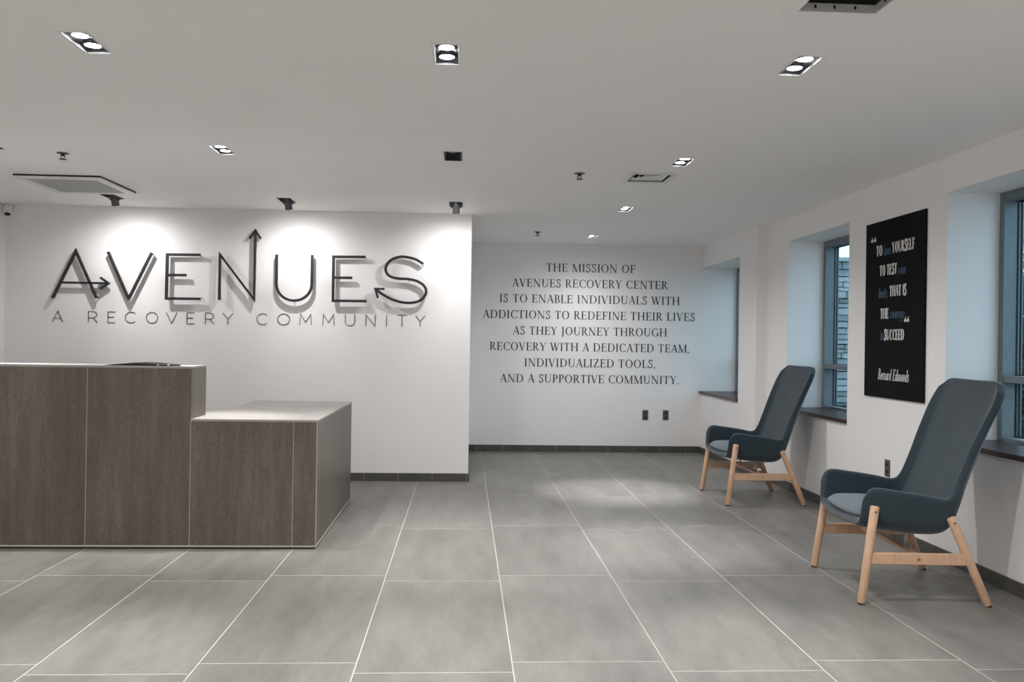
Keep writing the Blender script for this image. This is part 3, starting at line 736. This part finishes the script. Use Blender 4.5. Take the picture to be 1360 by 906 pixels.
# folder and pen on the counter
def hpt(px, py, z):
    d = rt2 * ((px - 680) / FPX) + up2 * ((453 - py) / FPX) + fw; k_ = (z - H) / d.z; return (d.x * k_, d.y * k_)
fo = thing('open_folder', 'black open folder lying flat on the high counter', 'folder', (-1.93, 5.385, ZH), R(4))
mb = MB(); n = 24; wd2, dp2 = .175, .115
def fh(u): return .003 + .016 * math.exp(-((abs(u) - .42) / .33) ** 2) * (1 if abs(u) < .42 else 1) - .010 * math.exp(-(u / .12) ** 2) * 0
vs = []
for j, yv in enumerate((-dp2, dp2)):
    for i in range(n + 1):
        u = -1 + 2 * i / n; vs.append((u * wd2, yv, .002)); vs.append((u * wd2, yv, .004 + .011 * (1 - u * u) ** 1.2))
fs = []; q = 2 * (n + 1)
for i in range(n):
    a = 2 * i
    fs += [(a, a + 2, a + 3, a + 1), (q + a, q + a + 1, q + a + 3, q + a + 2), (a + 1, a + 3, q + a + 3, q + a + 1), (a, q + a, q + a + 2, a + 2)]
fs += [(0, 1, q + 1, q), (2 * n, q + 2 * n, q + 2 * n + 1, 2 * n + 1)]
mb.add(vs, fs, True); mb.build('cover', M['leather'], fo)
MB().box(-.19, .19, -.122, .122, .0005, .002).build('backing_sheet', M['leather'], fo, .0005)
pn = thing('pen', 'black pen with a steel tip lying beside the folder on the counter', 'pen', (-1.80, 5.255, ZH + .0058), R(8))
MB().lathe([(.003, 0), (.005, .004), (.005, .115), (.0035, .122)], (0, 0, 0), (1, 0, 0), 12).build('barrel', M['leather'], pn)
MB().lathe([(.004, -.006), (.0052, 0), (.0052, .014)], (.048, 0, 0), (1, 0, 0), 12).build('grip_ring', M['steel'], pn)
MB().lathe([(.0008, -.012), (.003, 0)], (0, 0, 0), (1, 0, 0), 12).build('tip', M['steel'], pn)

# ------------------------------------------------------------------ quotation canvas
PX, PY0, PY1, PZ0, PZ1 = 2.806, 5.193, 5.988, .909, 2.1022
cv = thing('wall_canvas', 'tall black canvas with a white and blue quotation on the right wall', 'canvas', (XR, (PY0 + PY1) / 2, PZ0))
hw = (PY1 - PY0) / 2
MB().box(PX - XR, -.001, -hw, hw, 0, PZ1 - PZ0).build('board', M['canvas'], cv, .003)
def pyz(px, py):
    d = rt2 * ((px - 680) / FPX) + up2 * ((453 - py) / FPX) + fw; k_ = (PX - .002) / d.x; P = d * k_; return P.y, H + P.z
CF = serif_font(.26, .06, .0, .03); CI = serif_font(.15, .06, .1, .03)
QT = [('white_text', CF, '"', 1156.5, 1163.5, 337.5, .10, 0), ('white_text', CF, 'TO', 1163.7, 1171.8, 341, .071, 0), ('blue_text', CI, 'know', 1173.5, 1183, 339.5, .071, .2), ('white_text', CF, 'YOURSELF', 1184.5, 1214.5, 336.5, .073, 0),
      ('white_text', CF, 'TO TEST', 1168, 1191, 367, .071, 0), ('blue_text', CI, 'your', 1192, 1203, 364.8, .071, .2),
      ('blue_text', CI, 'limits,', 1166.5, 1179, 396.3, .071, .2), ('white_text', CF, 'THAT IS', 1181, 1203.5, 394, .071, 0),
      ('white_text', CF, 'THE', 1169, 1180, 423.8, .071, 0), ('blue_text', CI, 'courage', 1181.5, 1201, 423.2, .071, .2),
      ('blue_text', CI, 'to', 1168.5, 1173.3, 452, .071, .2), ('white_text', CF, 'SUCCEED', 1174, 1200.5, 451.8, .071, 0), ('white_text', CF, '"', 1200.5, 1207, 443.5, .10, 0),
      ('white_text', CI, 'Bernard Edmonds', 1165.5, 1206.5, 504, .075, .25)]
for nm, G_, tx, a, b, yb, cap, shr in QT:
    ya, za = pyz(a, yb); yb2, zb2 = pyz(b, yb)
    zb_ = za if tx not in () else za
    mb = MB(); cy_ = (PY0 + PY1) / 2
    layout(G_, tx, cap, -ya + cy_, -yb2 + cy_, mb, lambda u, v: (PX - XR - .0012, -u, (za if G_ else 0) - PZ0 + v), shr, .02)
    mb.build(nm, M[nm.replace('white_text', 'text_white').replace('blue_text', 'text_blue')], cv)

# ------------------------------------------------------------------ outlets
def outlet(loc, rz, label):
    t = thing('wall_outlet', label, 'outlet', loc, rz, 'wall outlets')
    MB().box(-.034, .034, -.006, 0, -.057, .057).build('cover_plate', M['plate'], t, .003)
    for s in (-1, 1):
        r = MB().lathe([(.0165, .004), (.0165, .0085), (.015, .009)], (0, 0, s * .024), (0, -1, 0), 20).build('receptacle', M['plate_dark'], t)
        MB().box(-.008, -.0055, -.0096, -.0088, s * .024 - .002, s * .024 + .008).box(.0055, .008, -.0096, -.0088, s * .024 - .002, s * .024 + .008).build('slot', M['rubber'], r)
    MB().lathe([(.004, .005), (.004, .0075)], (0, 0, 0), (0, -1, 0), 10).build('screw', M['steel'], t)
outlet((2.087, YF, .428), 0, 'left of the two grey outlets low on the far wall below the mission statement')
outlet((2.324, YF, .428), 0, 'right of the two grey outlets low on the far wall, toward the window corner')
outlet((XR, 5.654, .445), R(-90), 'small outlet low on the right wall below the black canvas')

# ------------------------------------------------------------------ armchairs
def spl(ctrl, n):
    """uniform catmull through control tuples -> n+1 samples"""
    P = [Vector(c) for c in ctrl]; P = [P[0] * 2 - P[1]] + P + [P[-1] * 2 - P[-2]]; seg = len(ctrl) - 1; out = []
    for i in range(n + 1):
        u = i / n * seg; k = min(int(u), seg - 1); t = u - k; a, b, c, d = P[k:k + 4]
        out.append(.5 * ((2 * b) + (c - a) * t + (2 * a - 5 * b + 4 * c - d) * t * t + (3 * b - a - 3 * c + d) * t ** 3))
    return out
def bspl(ctrl, n):
    """clamped quadratic b-spline"""
    P = [Vector(c) for c in ctrl]; m_ = len(P); k = 2
    kn = [0] * (k + 1) + [i for i in range(1, m_ - k)] + [m_ - k] * (k + 1)
    out = []
    for i in range(n + 1):
        u = min(i / n * (m_ - k), m_ - k - 1e-6); s = int(u) + k
        d = [P[j + s - k].copy() for j in range(k + 1)]
        for r in range(1, k + 1):
            for j in range(k, r - 1, -1):
                q0 = kn[j + s - k]; q1 = kn[j + 1 + s - r]; al = (u - q0) / (q1 - q0) if q1 > q0 else 0
                d[j] = d[j - 1] * (1 - al) + d[j] * al
        out.append(d[k])
    return out
SP = [(.292, 0, .372), (.24, 0, .357), (.10, 0, .338), (-.04, 0, .326), (-.135, 0, .335), (-.185, 0, .415), (-.228, 0, .55), (-.283, 0, .70), (-.338, 0, .85), (-.388, 0, .985), (-.418, 0, 1.084)]
KP = [(.282, .275, .385), (.235, .295, .372), (.10, .312, .356), (-.04, .314, .346), (-.130, .305, .362), (-.180, .285, .44), (-.230, .262, .57), (-.286, .262, .72), (-.341, .266, .87), (-.391, .268, .995), (-.420, .250, 1.086)]
EP = [(.268, .292, .500), (.232, .318, .561), (.10, .338, .549), (-.03, .332, .531), (-.125, .322, .515), (-.170, .316, .555), (-.217, .314, .66), (-.264, .322, .78), (-.312, .331, .885), (-.350, .334, .962), (-.385, .318, 1.028)]
def shell_mesh():
    N, Mh = 44, 13
    S_, K_, E_ = spl(SP, N), spl(KP, N), spl(EP, N)
    rows = []
    for s, k, e_ in zip(S_, K_, E_):
        a = s.lerp(k, .55); b = k.lerp(e_, .5)
        a.y = k.y * .55
        half = bspl([s, a, k, b, e_], Mh)
        row = [Vector((p.x, -p.y, p.z)) for p in reversed(half[1:])] + half
        rows.append(row)
    # shallow tuck across the inner back
    vs = []; fs = []
    W = len(rows[0])
    for row in rows:
        for p in row:
            q = p.copy()
            if q.z > .7: q.x -= .006 * math.exp(-((q.z - .80) / .018) ** 2) * math.exp(-(q.y / .10) ** 4)
            vs.append(q)
    for j in range(N):
        for i in range(W - 1): fs.append((j * W + i, j * W + i + 1, (j + 1) * W + i + 1, (j + 1) * W + i))
    return vs, fs
def pillow(x0, x1, hw_, z0, z1, n=14):
    vs = []; fs = []
    for layer in (0, 1):
        for j in range(n + 1):
            for i in range(n + 1):
                u = -1 + 2 * i / n; v = -1 + 2 * j / n
                # square to rounded square
                uu = u * math.sqrt(max(0, 1 - .22 * v * v)); vv = v * math.sqrt(max(0, 1 - .22 * u * u))
                e_ = max(abs(u), abs(v)); k = (1 - e_ ** 6) ** .5
                zc = (z0 + z1) / 2; hh = (z1 - z0) / 2
                zz = zc + (hh * (.12 + .88 * k)) * (1 if layer else -1)
                if layer: zz += .012 * (1 - u * u) * (1 - v * v)
                zz += -.018 * (1 - (uu + 1) / 2)
                vs.append(((x0 + x1) / 2 + uu * (x1 - x0) / 2, vv * hw_, zz))
    q = (n + 1) ** 2
    for j in range(n):
        for i in range(n):
            a = j * (n + 1) + i
            fs.append((a, a + n + 1, a + n + 2, a + 1)); fs.append((q + a, q + a + 1, q + a + n + 2, q + a + n + 1))
    border = [i for i in range(n + 1)] + [j * (n + 1) + n for j in range(1, n + 1)] + [n * (n + 1) + i for i in range(n - 1, -1, -1)] + [j * (n + 1) for j in range(n - 1, 0, -1)]
    for a, b in zip(border, border[1:] + border[:1]): fs.append((a, b, q + b, q + a))
    return vs, fs
def make_chair(label):
    t = thing('armchair', label, 'armchair', (0, 0, 0), 0, 'high backed armchairs by the windows')
    vs, fs = shell_mesh(); mb = MB().add(vs, fs, True)
    sh = mb.build('shell', M['fabric'], t)
    so = sh.modifiers.new('solid', 'SOLIDIFY'); so.thickness = .038; so.offset = 0.0; so.use_rim = True
    su = sh.modifiers.new('sub', 'SUBSURF'); su.levels = 1; su.render_levels = 2
    vs, fs = pillow(-.165, .296, .258, .374, .452)
    cu = MB().add(vs, fs, True).build('seat_cushion', M['cushion'], t); su = cu.modifiers.new('sub', 'SUBSURF'); su.levels = 1; su.render_levels = 1
    for s in (1, -1):
        FT, FB = Vector((.228, s * .337, .474)), Vector((.293, s * .352, .004)); RT, RB = Vector((-.140, s * .332, .425)), Vector((-.316, s * .350, .004))
        for a, b in ((FT, FB), (RT, RB)):
            lg = MB().tube(b, a, .020, .0215, 18, .35).build('leg', M['birch'], t)
            MB().lathe([(.0165, -.0035), (.0165, .002)], b, (0, 0, 1), 14).build('glide', M['rubber'], lg)
            d = (a - b).normalized(); p = a - d * .026
            MB().lathe([(.0055, .0205), (.0055, .0232), (.003, .0236)], p, (0, s, 0), 12).build('screw', M['fixture'], lg)
        zb_ = .222
        pf = FB + (FT - FB) * ((zb_ - .004) / (FT.z - .004)); pr = RB + (RT - RB) * ((zb_ - .004) / (RT.z - .004))
        br = MB().obar(pf, pr, .020, .056).build('side_rail', M['birch'], t, .004)
        mid = (pf + pr) / 2
        MB().lathe([(.0065, .009), (.0065, .0125), (.004, .0135)], mid, (0, s, 0), 14).build('screw', M['brass'], br)
    # bentwood cross bar with posts
    cb_ = MB(); pts = [(.015, .34 * k / 8, .222 + .018 * (1 - (k / 8) ** 2)) for k in range(-8, 9)]
    for a, b in zip(pts[:-1], pts[1:]): cb_.obar(a, b, .048, .018)
    cb_.build('cross_bar', M['birch'], t)
    for s in (-1, 1): MB().tube((.015, s * .19, .235), (.015, s * .19, .335), .0075, None, 12).build('post', M['steel'], t)
    return t
c1 = make_chair('farther blue grey high backed armchair in front of the middle window')
c1.location = (2.347, 7.033, 0); c1.rotation_euler.z = R(180 + .8)
c2 = copy_tree(c1); c2['label'] = 'nearer blue grey high backed armchair below the black canvas'
c2.location = (2.26, 4.467, 0); c2.rotation_euler.z = R(180 - 4.3)
